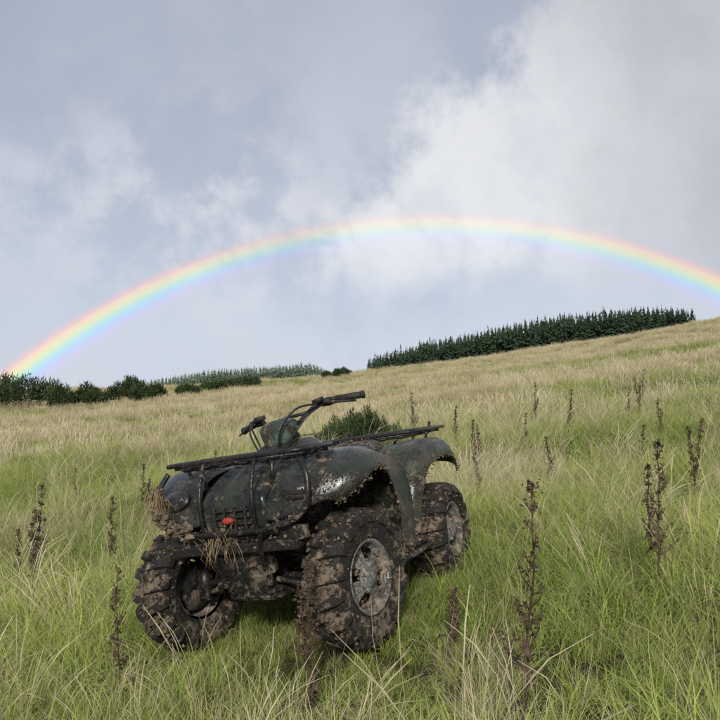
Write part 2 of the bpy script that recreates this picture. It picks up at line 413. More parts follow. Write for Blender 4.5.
# ------------------------------------------------------------------ dead dock stalks
def stalk(x, y, h, seed, heavy=1.0, stems=1):
    r = np.random.default_rng(seed); V = []; F = []
    z0 = Hf(x, y) - .02
    def tube3(a, b, ra, rb):
        a = np.array(a); b = np.array(b); d = b - a; d /= (np.linalg.norm(d) + 1e-9)
        s = np.cross(d, [.3, .9, .1]); s /= np.linalg.norm(s); t = np.cross(d, s); o = len(V)
        for c, rr in ((a, ra), (b, rb)):
            for k in range(4):
                V.append(c + rr * (s * math.cos(k * 1.571) + t * math.sin(k * 1.571)))
        for k in range(4): F.append((o + k, o + (k + 1) % 4, o + 4 + (k + 1) % 4, o + 4 + k))
    def seeds(p, nn, sp):
        for i in range(nn):
            c = p + r.normal(size=3) * sp; a = r.normal(size=3); a /= np.linalg.norm(a); b = np.cross(a, r.normal(size=3)); b /= np.linalg.norm(b)
            s = r.uniform(.003, .0085); o = len(V); V.extend([c - a * s, c + b * s * .7, c + a * s * 1.3, c - b * s * .7]); F.append((o, o + 1, o + 2, o + 3))
    for sidx in range(stems):
        hh = h * (1 if sidx == 0 else r.uniform(.6, .95)); p = np.array([x + r.normal() * .02 * sidx, y + r.normal() * .03 * sidx, z0]); ln = r.normal(size=2) * .06
        N = 14; rad = .0056
        for k in range(N):
            q = p + np.array([ln[0] * hh / N + r.normal() * .005, ln[1] * hh / N + r.normal() * .005, hh / N])
            t = k / N; tube3(p, q, rad * (1 - .6 * t), rad * (1 - .6 * (t + 1 / N)))
            if t > .22:
                for j in range(r.integers(1, 4)):
                    a = r.uniform(0, 6.28); L = r.uniform(.03, .14) * (1.15 - t) * heavy * h / .7
                    e = q + np.array([math.cos(a) * L * .55, math.sin(a) * L * .55, L * r.uniform(.5, 1.)])
                    m_ = (q + e) / 2 + np.array([math.cos(a), math.sin(a), -.3]) * L * .1
                    tube3(q, m_, .0024, .0019); tube3(m_, e, .0019, .0010)
                    for c in range(int(5 + L * 75)):
                        tt = r.uniform(.2, 1); seeds(q + (e - q) * tt, 2, .006)
                seeds(q, int(13 * heavy), .012)
            p = q
        seeds(p, 14, .012)
    for j in range(5):
        a = r.uniform(0, 6.28); zz = r.uniform(.08, .5) * h; L = r.uniform(.03, .07); b = np.array([x, y, z0 + zz]); dn = np.array([math.cos(a), math.sin(a), 0]); sd_ = np.array([-dn[1], dn[0], 0]) * L * .15
        o = len(V); V.extend([b, b + dn * L * .5 + sd_ + [0, 0, .01], b + dn * L - [0, 0, L * .7], b + dn * L * .5 - sd_ - [0, 0, .01]]); F.append((o, o + 1, o + 2, o + 3))
    mesh_obj('dead_dock_plant', V, F, [M_stalk])
for i, a in enumerate([(.48, 2.14, .84, 1.2, 1), (-2.14, 4.65, .80, 1.2, 2), (-1.82, 5.15, .64, 1.1, 1), (-.97, 2.95, .60, .9, 1), (-.19, 2.84, .56, 1.1, 2), (.37, 3.05, .30, 1, 2),
                       (1.37, 3.3, .78, 1.2, 1), (1.50, 3.6, .62, 1.1, 1), (2.6, 5.5, .65, 1.2, 2), (1.0, 13.5, .95, 1.5, 2), (3.1, 10.5, .8, 1.3, 2), (3.5, 14, .9, 1.4, 2), (-2.5, 8.2, .6, 1.1, 2), (-2.2, 7.4, .5, 1, 1),
                       (1.35, 7.9, .6, 1.2, 2), (1.5, 9, .6, 1.2, 2), (2.2, 9.5, .6, 1.2, 1), (5.2, 13, .8, 1.4, 2), (-3.6, 9, .6, 1.1, 1), (1.9, 7.0, .5, 1, 1), (4.4, 11.5, .7, 1.2, 1),
                       (1.1, 6.6, .42, 1, 1), (-2.35, 4.9, .5, 1, 1), (2.9, 7.3, .5, 1.1, 1), (3.9, 9.1, .6, 1.1, 2), (-1.9, 9.4, .6, 1.2, 2), (6.4, 16, .9, 1.4, 2), (1.5, 11, .7, 1.3, 2)]):
    stalk(a[0], a[1], a[2], 100 + i, a[3], a[4])

# ------------------------------------------------------------------ QUAD BIKE
def muddy(name, base, rough, metal, amount, zb=0.0, zref=.6, film=.10, spec=.5, pale=0.0, camo=None):
    mt, n, l = new_mat(name); g = G(mt.node_tree)
    o = n.new('ShaderNodeOutputMaterial'); p = n.new('ShaderNodeBsdfPrincipled'); l.new(p.outputs[0], o.inputs[0])
    p.inputs['Specular IOR Level'].default_value = spec
    tc = n.new('ShaderNodeTexCoord'); P = tc.outputs['Object']
    sp = n.new('ShaderNodeSeparateXYZ'); l.new(P, sp.inputs[0])
    a = g.noise(P, 6, 9, .7, .5); b = g.noise(P, 70, 5, .6); c = g.noise(P, 24, 7, .7); d = g.noise(P, 170, 3, .6); e = g.noise(P, 11, 5, .6)
    f = g.m('ADD', a, g.m('MULTIPLY', g.m('SUBTRACT', c, .5), .8))
    f = g.m('ADD', f, g.m('MULTIPLY', g.m('SUBTRACT', zref, sp.outputs[2]), zb))
    mask = g.sm(f, .80 - amount - .03, .80 - amount + .05)
    near_mud = g.sm(f, .80 - amount - .22, .80 - amount)
    spk = g.m('MULTIPLY', g.sm(b, .55, .60), g.m('ADD', .22, g.m('MULTIPLY', near_mud, .7)))
    spk2 = g.m('MULTIPLY', g.sm(d, .59, .64), .55)
    mask = g.m('MAXIMUM', g.m('MAXIMUM', mask, spk), spk2)
    mask = g.m('MAXIMUM', mask, g.m('MULTIPLY', g.sm(a, .3, .7), film))
    mud = g.mix(g.sm(c, .3, .7), (.055, .040, .028), (.215 + pale, .168 + pale, .122 + pale))
    wet = g.sm(e, .56, .40)
    mud = g.mix(g.m('MULTIPLY', wet, .65), mud, (.034, .026, .019))
    bc = base
    if camo:
        k1 = g.noise(P, 5.5, 2, .4, .6); 
        mp = n.new('ShaderNodeMapping'); l.new(P, mp.inputs[0]); mp.inputs['Location'].default_value = (3, 5, 7)
        k2 = g.noise(mp.outputs[0], 7, 2, .4, .6)
        bc = g.mix(g.sm(k1, .50, .52), base, camo[0]); bc = g.mix(g.sm(k2, .54, .56), bc, camo[1])
    l.new(g.mix(mask, bc, mud), p.inputs['Base Color'])
    mr = g.m('SUBTRACT', .9, g.m('MULTIPLY', wet, .35))
    rr = g.m('ADD', rough, g.m('MULTIPLY', mask, g.m('SUBTRACT', mr, rough)))
    l.new(g.m('ADD', rr, g.m('MULTIPLY', g.m('SUBTRACT', c, .5), .25)), p.inputs['Roughness'])
    l.new(g.m('MULTIPLY', g.m('SUBTRACT', 1, mask), metal), p.inputs['Metallic'])
    bp = n.new('ShaderNodeBump'); bp.inputs['Strength'].default_value = .9; bp.inputs['Distance'].default_value = .010
    l.new(g.m('MULTIPLY', mask, g.m('ADD', .4, g.m('ADD', b, c))), bp.inputs['Height']); l.new(bp.outputs[0], p.inputs['Normal'])
    return mt
CAMO = [(.040, .052, .030), (.055, .050, .036)]
M_paint = muddy('muddy_dark_paint', (.007, .011, .009), .22, .0, .24, .30, .7, spec=.55, camo=[(.016, .024, .016), (.026, .030, .020)])
M_panel = muddy('muddy_side_panel', (.020, .032, .024), .32, .0, .25, .25, camo=CAMO)
M_blk = muddy('muddy_black_plastic', (.009, .009, .010), .4, .0, .20, .15, film=.06)
M_tube = muddy('muddy_black_tube', (.010, .010, .012), .3, .3, .2, .2)
M_rub = muddy('muddy_rubber', (.014, .013, .013), .7, .0, .27, spec=.35)
M_rim = muddy('muddy_rim', (.24, .235, .225), .5, .2, .30, pale=.08)
M_eng = muddy('muddy_engine', (.03, .03, .03), .5, .5, .24, .2)
M_seat = muddy('muddy_seat', (.022, .022, .024), .5, .0, .32, pale=.12)
M_pod = muddy('muddy_teal_plastic', (.022, .055, .044), .4, .0, .27, pale=.06, camo=[(.07, .12, .10), (.03, .035, .02)])
M_mud = var_mat('mud', (.045, .032, .022), (.20, .152, .108), 22)
M_red = muddy('red_badge', (.42, .03, .02), .3, .0, .02)
M_glass = muddy('headlight_glass', (.02, .021, .023), .08, .0, .16)
M_blackgrip = muddy('black_grip', (.012, .012, .012), .6, 0, .05)

quad = bpy.data.objects.new('quad_bike', None); scene.collection.objects.link(quad); quad.matrix_world = VM
def nose(x): return x if x < .5 else .5 + (x - .5) * .76

class MB:
    def __init__(s): s.v = []; s.f = []; s.m = []
    def add(s, vs, fs, mi=0):
        o = len(s.v); s.v += [tuple(v) for v in vs]; s.f += [tuple(i + o for i in f) for f in fs]; s.m += [mi] * len(fs)
    def tube(s, pts, r, seg=10, mi=0, closed=False, smooth=0):
        P = [Vector(p) for p in pts]
        if smooth:
            Q = []; N = len(P)
            for i in range(N if closed else N - 1):
                p0 = P[(i - 1) % N] if closed or i > 0 else P[i]; p1 = P[i]; p2 = P[(i + 1) % N]; p3 = P[(i + 2) % N] if closed or i + 2 < N else p2
                for k in range(smooth):
                    t = k / smooth
                    Q.append(.5 * ((2 * p1) + (-p0 + p2) * t + (2 * p0 - 5 * p1 + 4 * p2 - p3) * t * t + (-p0 + 3 * p1 - 3 * p2 + p3) * t ** 3))
            if not closed: Q.append(P[-1])
            P = Q
        N = len(P); V = []; Fc = []; nrm = None
        for i in range(N):
            a = P[(i - 1) % N] if (closed or i > 0) else P[i]; b = P[(i + 1) % N] if (closed or i < N - 1) else P[i]
            d = (b - a).normalized()
            if nrm is None: nrm = d.orthogonal().normalized()
            nrm = (nrm - d * nrm.dot(d)).normalized(); bn = d.cross(nrm)
            rr = r[i * (len(r) - 1) // max(N - 1, 1)] if isinstance(r, (list, tuple)) else r
            for k in range(seg):
                an = 2 * math.pi * k / seg; V.append(P[i] + nrm * math.cos(an) * rr + bn * math.sin(an) * rr)
        for i in range(N if closed else N - 1):
            j = (i + 1) % N
            for k in range(seg): Fc.append((i * seg + k, i * seg + (k + 1) % seg, j * seg + (k + 1) % seg, j * seg + k))
        if not closed: Fc.append(tuple(range(seg))[::-1]); Fc.append(tuple((N - 1) * seg + k for k in range(seg)))
        s.add(V, Fc, mi)
    def box(s, c, d, rot=(0, 0, 0), mi=0, taper=1.0):
        R = Euler(rot).to_matrix(); V = []
        for z in (-1, 1):
            k = taper if z > 0 else 1
            for x, y in ((-1, -1), (1, -1), (1, 1), (-1, 1)): V.append(Vector(c) + R @ Vector((x * d[0] / 2 * k, y * d[1] / 2 * k, z * d[2] / 2)))
        s.add(V, [(3, 2, 1, 0), (4, 5, 6, 7), (0, 1, 5, 4), (1, 2, 6, 5), (2, 3, 7, 6), (3, 0, 4, 7)], mi)
    def lathe(s, prof, seg=40, mi=0, c=(0, 0, 0), skip=None, close=False):
        V = []; Fc = []; N = len(prof)
        for k in range(seg):
            a = 2 * math.pi * k / seg
            for r_, y in prof: V.append((c[0] + r_ * math.cos(a), c[1] + y, c[2] + r_ * math.sin(a)))
        for k in range(seg):
            j = (k + 1) % seg
            for i in range(N if close else N - 1):
                if skip and skip(k, i): continue
                i2 = (i + 1) % N; Fc.append((k * N + i, j * N + i, j * N + i2, k * N + i2))
        s.add(V, Fc, mi)
    def squash(s):
        s.v = [(nose(v[0]), v[1], v[2]) for v in s.v]
    def obj(s, name, mats, smooth=True, parent=quad, bevel=0, sub=0, solid=0, loc=None, rotz=0):
        ob = mesh_obj(name, s.v, s.f, mats, parent=parent, smooth=smooth, mi=s.m)
        if solid: q = ob.modifiers.new('s', 'SOLIDIFY'); q.thickness = solid; q.offset = 0
        if bevel: q = ob.modifiers.new('b', 'BEVEL'); q.width = bevel; q.segments = 2; q.limit_method = 'ANGLE'; q.angle_limit = .6
        if sub: q = ob.modifiers.new('u', 'SUBSURF'); q.levels = sub; q.render_levels = sub
        if loc: ob.location = loc
        ob.rotation_euler = (0, 0, rotz)
        return ob
def blob(mb, c, s, r, mi=0):
    ico = [(0, 0, 1), (.89, 0, .45), (.28, .85, .45), (-.72, .53, .45), (-.72, -.53, .45), (.28, -.85, .45), (.72, .53, -.45), (-.28, .85, -.45), (-.89, 0, -.45), (-.28, -.85, -.45), (.72, -.53, -.45), (0, 0, -1)]
    fs = [(0, 1, 2), (0, 2, 3), (0, 3, 4), (0, 4, 5), (0, 5, 1), (1, 6, 2), (2, 7, 3), (3, 8, 4), (4, 9, 5), (5, 10, 1), (6, 7, 2), (7, 8, 3), (8, 9, 4), (9, 10, 5), (10, 6, 1), (11, 7, 6), (11, 8, 7), (11, 9, 8), (11, 10, 9), (11, 6, 10)]
    sx, sy, sz = s * r.uniform(.6, 1.4), s * r.uniform(.6, 1.4), s * r.uniform(.5, 1.2)
    mb.add([(c[0] + p[0] * sx * r.uniform(.7, 1.3), c[1] + p[1] * sy * r.uniform(.7, 1.3), c[2] + p[2] * sz * r.uniform(.7, 1.3)) for p in ico], fs, mi)

def wheel(name, loc, R, hw, side, rotz=0, seed=0):
    r = np.random.default_rng(seed)
    rr = .158
    prof = [(rr, -hw * .78), (rr + .02, -hw * .92), (R * .74, -hw * 1.0), (R * .88, -hw * .98), (R - .03, -hw * .86), (R - .018, -hw * .5), (R - .014, 0), (R - .018, hw * .5), (R - .03, hw * .86), (R * .88, hw * .98), (R * .74, hw), (rr + .02, hw * .92), (rr, hw * .78)]
    mb = MB(); mb.lathe(prof, 56)
    NL = 18
    path = [(R - .016, .04), (R - .018, .35), (R - .022, .62), (R - .034, .90), (R * .87, 1.0), (R * .80, 1.02)]
    for sgn in (-1, 1):
        for i in range(NL):
            a0 = 2 * math.pi * (i + (.5 if sgn > 0 else 0)) / NL
            V = []; Fc = []
            for k, (pr, py) in enumerate(path):
                ao = a0 + .16 * (k / 5) * (1 if i % 2 else .7); dw = (.017 + .003 * k) / R
                hgt = .026 if k < 4 else (.016 if k == 4 else .004)
                lat = 0 if k < 3 else (.006 if k == 3 else .012)
                for (da, up_) in ((-dw, 0), (dw, 0), (dw * .8, 1), (-dw * .8, 1)):
                    rad = pr + (hgt if up_ and k < 4 else (0 if not up_ else hgt * .5)); yy = (py * hw + (lat if up_ else -.002)) * sgn
                    V.append((rad * math.cos(ao + da), yy, rad * math.sin(ao + da)))
            for k in range(len(path) - 1):
                b = 4 * k
                for q in range(4): Fc.append((b + q, b + (q + 1) % 4, b + 4 + (q + 1) % 4, b + 4 + q))
            Fc.append((0, 1, 2, 3)); e = 4 * (len(path) - 1); Fc.append((e, e + 1, e + 2, e + 3))
            mb.add(V, Fc)
    for i in range(1000):
        a = r.uniform(0, 6.283); y = r.uniform(-1, 1) * hw; rad = (R - .012) if abs(y) < hw * .85 else R * r.uniform(.60, .92)
        if abs(y) > hw * .85: y = math.copysign(hw * 1.0, y)
        blob(mb, (rad * math.cos(a), y, rad * math.sin(a)), .0025 + .010 * r.uniform() ** 3, r, 1)
    e = bpy.data.objects.new(name, None); scene.collection.objects.link(e); e.parent = quad; e.location = loc; e.rotation_euler = (0, 0, rotz)
    mb.obj(name + '_tyre', [M_rub, M_mud], parent=e, smooth=False, bevel=0)
    s = side; mr = MB()
    mr.lathe([(rr + .004, hw * .84 * s), (rr + .008, hw * .90 * s), (rr - .004, hw * .90 * s), (rr - .012, hw * .6 * s), (rr - .012, -hw * .7 * s)], 48)
    pf = [(rr - .012, hw * .6 * s), (.130, hw * .46 * s), (.095, hw * .54 * s), (.070, hw * .70 * s), (.045, hw * .72 * s), (.040, hw * .9 * s), (.012, hw * .94 * s), (.0, hw * .94 * s)]
    mr.lathe(pf, 48, skip=lambda k, i: (i in (1, 2)) and (k % 12) in (0, 1, 2, 3, 4))
    for i in range(4):
        a = i * math.pi / 2 + .4; mr.lathe([(.009, hw * .70 * s), (.009, hw * .82 * s), (.0, hw * .82 * s)], 8, c=(.056 * math.cos(a), 0, .056 * math.sin(a)))
    mr.lathe([(.115, hw * .1 * s), (.118, -.02 * s), (.0, -.02 * s)], 24, mi=1)
    mr.lathe([(.0, hw * .12 * s), (.115, hw * .1 * s)], 24, mi=1)
    for i in range(170):
        a = r.uniform(0, 6.283); rad = r.uniform(.05, .148); blob(mr, (rad * math.cos(a), hw * .54 * s, rad * math.sin(a)), .003 + .008 * r.uniform() ** 2, r, 2)
    mr.obj(name + '_rim', [M_rim, M_blk, M_mud], parent=e)
    return e
FX = .63; RX = -.62; TR = .46
wheel('front_left_wheel', (FX, TR, .300), .300, .092, 1, -.17, 1)
wheel('front_right_wheel', (FX, -TR, .300), .300, .092, -1, -.17, 2)
wheel('rear_left_wheel', (RX, .44, .275), .280, .120, 1, 0, 3)
wheel('rear_right_wheel', (RX, -.44, .275), .280, .120, -1, 0, 4)

def loft(secs, mb, mi=0, cap=True):
    V = []; Fc = []; N = len(secs[0][1])
    M = 2 * N - 1
    for x, half in secs:
        for (y, z) in reversed(half): V.append((x, -y, z))
        for (y, z) in half[1:]: V.append((x, y, z))
    for i in range(len(secs) - 1):
        for k in range(M): Fc.append((i * M + k, i * M + (k + 1) % M, (i + 1) * M + (k + 1) % M, (i + 1) * M + k))
    if cap: Fc.append(tuple(range(M))[::-1]); Fc.append(tuple((len(secs) - 1) * M + k for k in range(M)))
    mb.add(V, Fc, mi)
mb = MB()
def hs(z, w1, w2, zs, w3, z3, w4, z4, gr=.022):
    return [(0, z), (w1 * .45, z), (w1 * .52, z - gr), (w1 * .8, z - gr), (w1 * .9, z - .002), (w1, z - .008), (w2, zs), (w3, z3), (w4 * 1.08, (z3 + z4) / 2), (w4, z4)]
loft([(.99, hs(.70, .11, .135, .685, .16, .63, .13, .53, .004)),
      (.975, hs(.745, .13, .165, .72, .185, .65, .15, .50, .012)),
      (.90, hs(.79, .14, .18, .76, .20, .67, .15, .48)),
      (.80, hs(.83, .145, .19, .795, .21, .70, .16, .46)),
      (.62, hs(.872, .14, .19, .835, .21, .73, .16, .46)),
      (.45, hs(.90, .13, .18, .855, .20, .75, .15, .46, .015)),
      (.34, hs(.955, .11, .15, .90, .17, .77, .14, .44, .004)),
      (.18, hs(.965, .12, .155, .90, .17, .76, .13, .42, .002)),
      (.05, hs(.88, .11, .15, .83, .16, .72, .12, .42, .002)),
      (-.3, hs(.78, .12, .17, .75, .19, .68, .12, .44, .002)),
      (-.8, hs(.78, .15, .2, .75, .21, .69, .14, .5, .002)),
      (-.93, hs(.74, .12, .17, .71, .18, .66, .12, .56, .002))], mb)
mb.squash(); ob = mb.obj('hood_and_body', [M_paint], sub=2)
def hc(a, b):
    if a >= 8 * 19 or b >= 8 * 19: return 0
    if a % 19 == b % 19 and (a % 19) in (3, 15, 7, 11, 4, 14): return .9
    if a // 19 == b // 19 and a // 19 in (1, 5, 6): return .6
    return 0
crease(ob, hc)
mb = MB(); mb.lathe([(0, .02), (.04, .018), (.045, .005), (.045, -.01)], 24)
mb.v = [(v[0] + .24, v[2], v[1] + .968) for v in mb.v]; mb.obj('fuel_cap', [M_blk], smooth=False)
mb = MB()
loft([(.14, [(0, .90), (.06, .89), (.09, .86), (.09, .82), (.07, .79)]),
      (.08, [(0, .90), (.09, .89), (.13, .85), (.13, .80), (.10, .77)]),
      (-.12, [(0, .865), (.11, .86), (.15, .83), (.155, .77), (.12, .74)]),
      (-.34, [(0, .86), (.13, .855), (.175, .825), (.18, .77), (.14, .74)]),
      (-.46, [(0, .89), (.13, .88), (.18, .845), (.185, .77), (.15, .75)]),
      (-.60, [(0, .89), (.12, .885), (.165, .85), (.17, .78), (.14, .76)]),
      (-.68, [(0, .86), (.10, .855), (.14, .835), (.14, .79), (.12, .77)])], mb)
mb.obj('seat', [M_seat], sub=2)

def strip(rows, name, mats, solid=.01, sub=2, sq=False, cr=(3,), rc=()):
    for sgn, nm in ((1, 'left_'), (-1, 'right_')):
        V = []; Fc = []; C = len(rows[0])
        for r_ in rows:
            for p in r_: V.append((p[0], p[1] * sgn, p[2]))
        for i in range(len(rows) - 1):
            for k in range(C - 1): Fc.append((i * C + k, i * C + k + 1, (i + 1) * C + k + 1, (i + 1) * C + k))
        mb = MB(); mb.add(V, Fc)
        if sq: mb.squash()
        ob = mb.obj(nm + name, mats, solid=solid, sub=sub)
        if cr: crease(ob, lambda a, b: .9 if (a % C == b % C and a % C in cr) else (.6 if (a // C == b // C and a // C in rc) else 0))
front = [
 [(1.00, .15, .60), (.985, .27, .615), (.955, .36, .645), (.915, .44, .675), (.885, .485, .665), (.865, .49, .645)],
 [(.975, .17, .69), (.955, .30, .70), (.925, .41, .72), (.88, .50, .725), (.855, .54, .70), (.835, .545, .68)],
 [(.90, .19, .78), (.89, .33, .79), (.865, .45, .785), (.82, .545, .775), (.80, .578, .735), (.78, .582, .71)],
 [(.77, .19, .83), (.765, .36, .85), (.76, .47, .84), (.745, .56, .81), (.735, .59, .765), (.72, .594, .735)],
 [(.57, .18, .85), (.57, .37, .89), (.57, .48, .88), (.57, .565, .855), (.57, .595, .805), (.57, .598, .775)],
 [(.41, .17, .85), (.41, .36, .88), (.41, .47, .87), (.415, .56, .83), (.425, .59, .78), (.44, .594, .755)],
 [(.30, .17, .78), (.295, .36, .80), (.295, .46, .78), (.30, .545, .735), (.325, .575, .70), (.345, .58, .685)],
 [(.235, .17, .60), (.22, .36, .61), (.22, .45, .60), (.23, .535, .57), (.255, .565, .555), (.28, .57, .55)],
 [(.20, .17, .42), (.185, .36, .415), (.185, .45, .41), (.195, .525, .40), (.215, .55, .395), (.24, .555, .39)],
 [(.18, .17, .31), (.165, .36, .30), (.165, .44, .30), (.175, .505, .30), (.19, .53, .30), (.21, .535, .30)]]
strip(front, 'front_fender', [M_paint], sq=True, cr=(2, 3), rc=(2, 5))
rear = [
 [(-.20, .16, .33), (-.19, .32, .32), (-.19, .40, .32), (-.20, .44, .32), (-.225, .47, .32), (-.245, .472, .32)],
 [(-.23, .16, .50), (-.22, .32, .50), (-.22, .41, .495), (-.23, .45, .49), (-.26, .48, .48), (-.28, .482, .475)],
 [(-.28, .17, .67), (-.27, .33, .68), (-.27, .42, .67), (-.28, .47, .65), (-.31, .50, .62), (-.33, .503, .605)],
 [(-.38, .17, .79), (-.38, .34, .81), (-.38, .44, .80), (-.38, .49, .77), (-.395, .52, .72), (-.40, .523, .695)],
 [(-.58, .17, .825), (-.58, .34, .85), (-.58, .45, .845), (-.58, .51, .82), (-.58, .54, .765), (-.58, .543, .725)],
 [(-.82, .17, .815), (-.82, .34, .835), (-.82, .45, .83), (-.82, .50, .805), (-.815, .535, .75), (-.81, .538, .71)],
 [(-1.02, .16, .77), (-1.02, .33, .78), (-1.02, .43, .77), (-1.01, .475, .74), (-1.0, .505, .695), (-.99, .508, .66)],
 [(-1.10, .15, .67), (-1.10, .32, .66), (-1.10, .41, .65), (-1.085, .455, .635), (-1.07, .48, .60), (-1.055, .483, .57)]]
strip(rear, 'rear_fender', [M_panel], cr=(2, 3), rc=(3, 5))
side = [
 [(.27, .40, .80), (.10, .30, .83), (-.10, .27, .81), (-.34, .30, .80)],
 [(.24, .47, .70), (.08, .41, .72), (-.10, .39, .71), (-.30, .42, .70)],
 [(.21, .49, .55), (.06, .455, .56), (-.10, .44, .56), (-.26, .45, .55)],
 [(.18, .50, .40), (.05, .48, .40), (-.08, .47, .40), (-.22, .45, .40)],
 [(.17, .50, .31), (.05, .50, .30), (-.08, .49, .30), (-.20, .45, .31)]]
strip(side, 'side_panel', [M_panel], cr=(1, 2), rc=(1,))

mb = MB()
for s in (1, -1):
    mb.box((0, .36 * s, .285), (.42, .30, .03)); mb.box((0, .50 * s, .30), (.44, .02, .05))
    for k in range(5): mb.box((-.14 + .07 * k, .38 * s, .306), (.02, .2, .02))
mb.box((.945, 0, .515), (.13, .66, .045), (0, .15, 0))
mb.box((.90, 0, .44), (.06, .30, .12), (0, .25, 0)); mb.box((.86, 0, .34), (.05, .22, .20), (0, .55, 0)); mb.box((.55, 0, .265), (.6, .28, .02))
for s in (1, -1):
    mb.box((.95, .29 * s, .555), (.07, .14, .06), (0, 0, -.35 * s))
    mb.box((.93, .12 * s, .42), (.03, .03, .2), (0, .2, 0))
for k in range(5): mb.box((1.004, 0, .555 + .03 * k), (.02, .24 - .012 * k, .012))
for k in (-1.5, -.5, .5, 1.5): mb.box((1.01, .055 * k, .615), (.022, .012, .16))
mb.box((-.96, 0, .58), (.04, .34, .1)); mb.box((-.7, 0, .26), (.3, .2, .03))
mb.squash(); mb.obj('valance_grille_and_floorboards', [M_blk], smooth=False, bevel=.006)
def disc_x(mb, c, ry, rz, d, mi=0, seg=20, yw=0, tl=0):
    V = []; Fc = []; rings = [(1, 0), (.95, d * .5), (.7, d * .85), (.35, d)]
    R = Matrix.Rotation(yw, 3, 'Z') @ Matrix.Rotation(-tl, 3, 'Y')
    for q, dd in rings:
        for k in range(seg):
            a = 2 * math.pi * k / seg; V.append(Vector(c) + R @ Vector((dd, ry * q * math.cos(a), rz * q * math.sin(a))))
    for i in range(3):
        for k in range(seg): Fc.append((i * seg + k, i * seg + (k + 1) % seg, (i + 1) * seg + (k + 1) % seg, (i + 1) * seg + k))
    Fc.append(tuple(3 * seg + k for k in range(seg))); mb.add(V, Fc, mi)
mb = MB()
for s in (1, -1):
    disc_x(mb, (nose(.925), .345 * s, .742), .085, .044, .030, yw=.35 * s, tl=.55)
    disc_x(mb, (nose(.915), .345 * s, .738), .104, .058, .020, mi=1, yw=.35 * s, tl=.55)
mb.obj('headlights', [M_glass, M_blk])
mb = MB(); disc_x(mb, (nose(1.035), 0, .635), .030, .015, .012); mb.obj('front_badge', [M_red])

mb = MB()
def rack(x0, x1, yw, z, nb):
    c = .06
    mb.tube([(x0, -yw + c, z), (x0, yw - c, z), (x0 + c * .3, yw - c * .3, z), (x0 + c, yw, z), (x1 - c, yw, z), (x1 - c * .3, yw - c * .3, z), (x1, yw - c, z), (x1, -yw + c, z), (x1 - c * .3, -yw + c * .3, z), (x1 - c, -yw, z), (x0 + c, -yw, z), (x0 + c * .3, -yw + c * .3, z)], .0115, 8, closed=True)
    for k in range(nb):
        y = -yw + (2 * yw) * (k + 1) / (nb + 1); mb.tube([(x0, y, z - .022), (x0 + (x1 - x0) * .06, y, z - .03), (x1 - (x1 - x0) * .06, y, z - .03), (x1, y, z - .022)], .007, 8)
    for q in (.25, .5, .75): mb.tube([(x0 + (x1 - x0) * q, -yw, z - .018), (x0 + (x1 - x0) * q, yw, z - .018)], .008, 8)
rack(.50, .95, .38, .905, 6); rack(-1.16, -.50, .42, .895, 6)
for s in (1, -1):
    mb.tube([(.62, .26 * s, .885), (.62, .24 * s, .82)], .010); mb.tube([(.89, .2 * s, .885), (.88, .17 * s, .74)], .010)
    mb.tube([(.72, .38 * s, .905), (.72, .36 * s, .84)], .010)
    mb.tube([(-.62, .26 * s, .875), (-.62, .22 * s, .80)], .010); mb.tube([(-.96, .26 * s, .875), (-.94, .2 * s, .76)], .010)
    mb.tube([(-.75, .42 * s, .895), (-.75, .40 * s, .82)], .010)
    mb.tube([(-1.15, .30 * s, .895), (-1.17, .30 * s, .92), (-1.18, .3 * s, .935)], .010)
    mb.tube([(.86, .11 * s, .30), (.95, .12 * s, .40), (1.02, .15 * s, .55), (1.04, .21 * s, .59), (1.03, .31 * s, .61), (1.01, .38 * s, .65), (1.0, .405 * s, .72), (.98, .40 * s, .80), (.94, .36 * s, .87)], .0135, 10, smooth=5)
    mb.tube([(1.02, .14 * s, .56), (1.045, .14 * s, .68), (1.02, .14 * s, .80), (.95, .14 * s, .90)], .010, 10, smooth=4)
mb.tube([(1.035, -.2, .58), (1.05, 0, .58), (1.035, .2, .58)], .0125, 10, smooth=4)
mb.squash(); mb.obj('racks_and_brush_guard', [M_tube])

mb = MB()
for s in (1, -1):
    mb.tube([(.80, .10 * s, .30), (.6, .13 * s, .28), (-.5, .13 * s, .28), (-.85, .12 * s, .36), (-.9, .12 * s, .6)], .017, 8)
    mb.tube([(.80, .10 * s, .30), (.75, .12 * s, .6), (.4, .12 * s, .8)], .015, 8)
    mb.tube([(.22, .13 * s, .27), (.22, .50 * s, .275), (.18, .545 * s, .28), (-.18, .545 * s, .28), (-.24, .50 * s, .275), (-.24, .13 * s, .27)], .013, 8)
    for wx in (FX, RX):
        for dx in (.13, -.13):
            mb.tube([(wx + dx, .12 * s, .34), (wx, .37 * s, .25)], .013, 8); mb.tube([(wx + dx * .8, .13 * s, .46), (wx, .36 * s, .37)], .011, 8)
        mb.tube([(wx, .05 * s, .33), (wx, .40 * s, .30)], .018, 8)
        mb.box((wx, .37 * s, .31), (.07, .05, .16))
        a = Vector((wx, .31 * s, .30)); b = Vector((wx - .06 * (1 if wx > 0 else -1), .20 * s, .70))
        mb.tube([a, b], .014, 8); mb.tube([a.lerp(b, .55), b], .024, 10)
        hp = []; ax = (b - a).normalized(); e1_ = ax.orthogonal().normalized(); e2_ = ax.cross(e1_)
        for k in range(90):
            t = k / 89; an = t * 2 * math.pi * 8; hp.append(a.lerp(b, .18 + .72 * t) + (e1_ * math.cos(an) + e2_ * math.sin(an)) * .036)
        mb.tube(hp, .0058, 6)
mb.box((.60, 0, .36), (.2, .13, .13)); mb.box((-.62, 0, .34), (.2, .16, .16))
mb.tube([(.55, 0, .34), (-.55, 0, .34)], .02, 8)
mb.obj('chassis_and_suspension', [M_blk], bevel=0)
mb = MB()
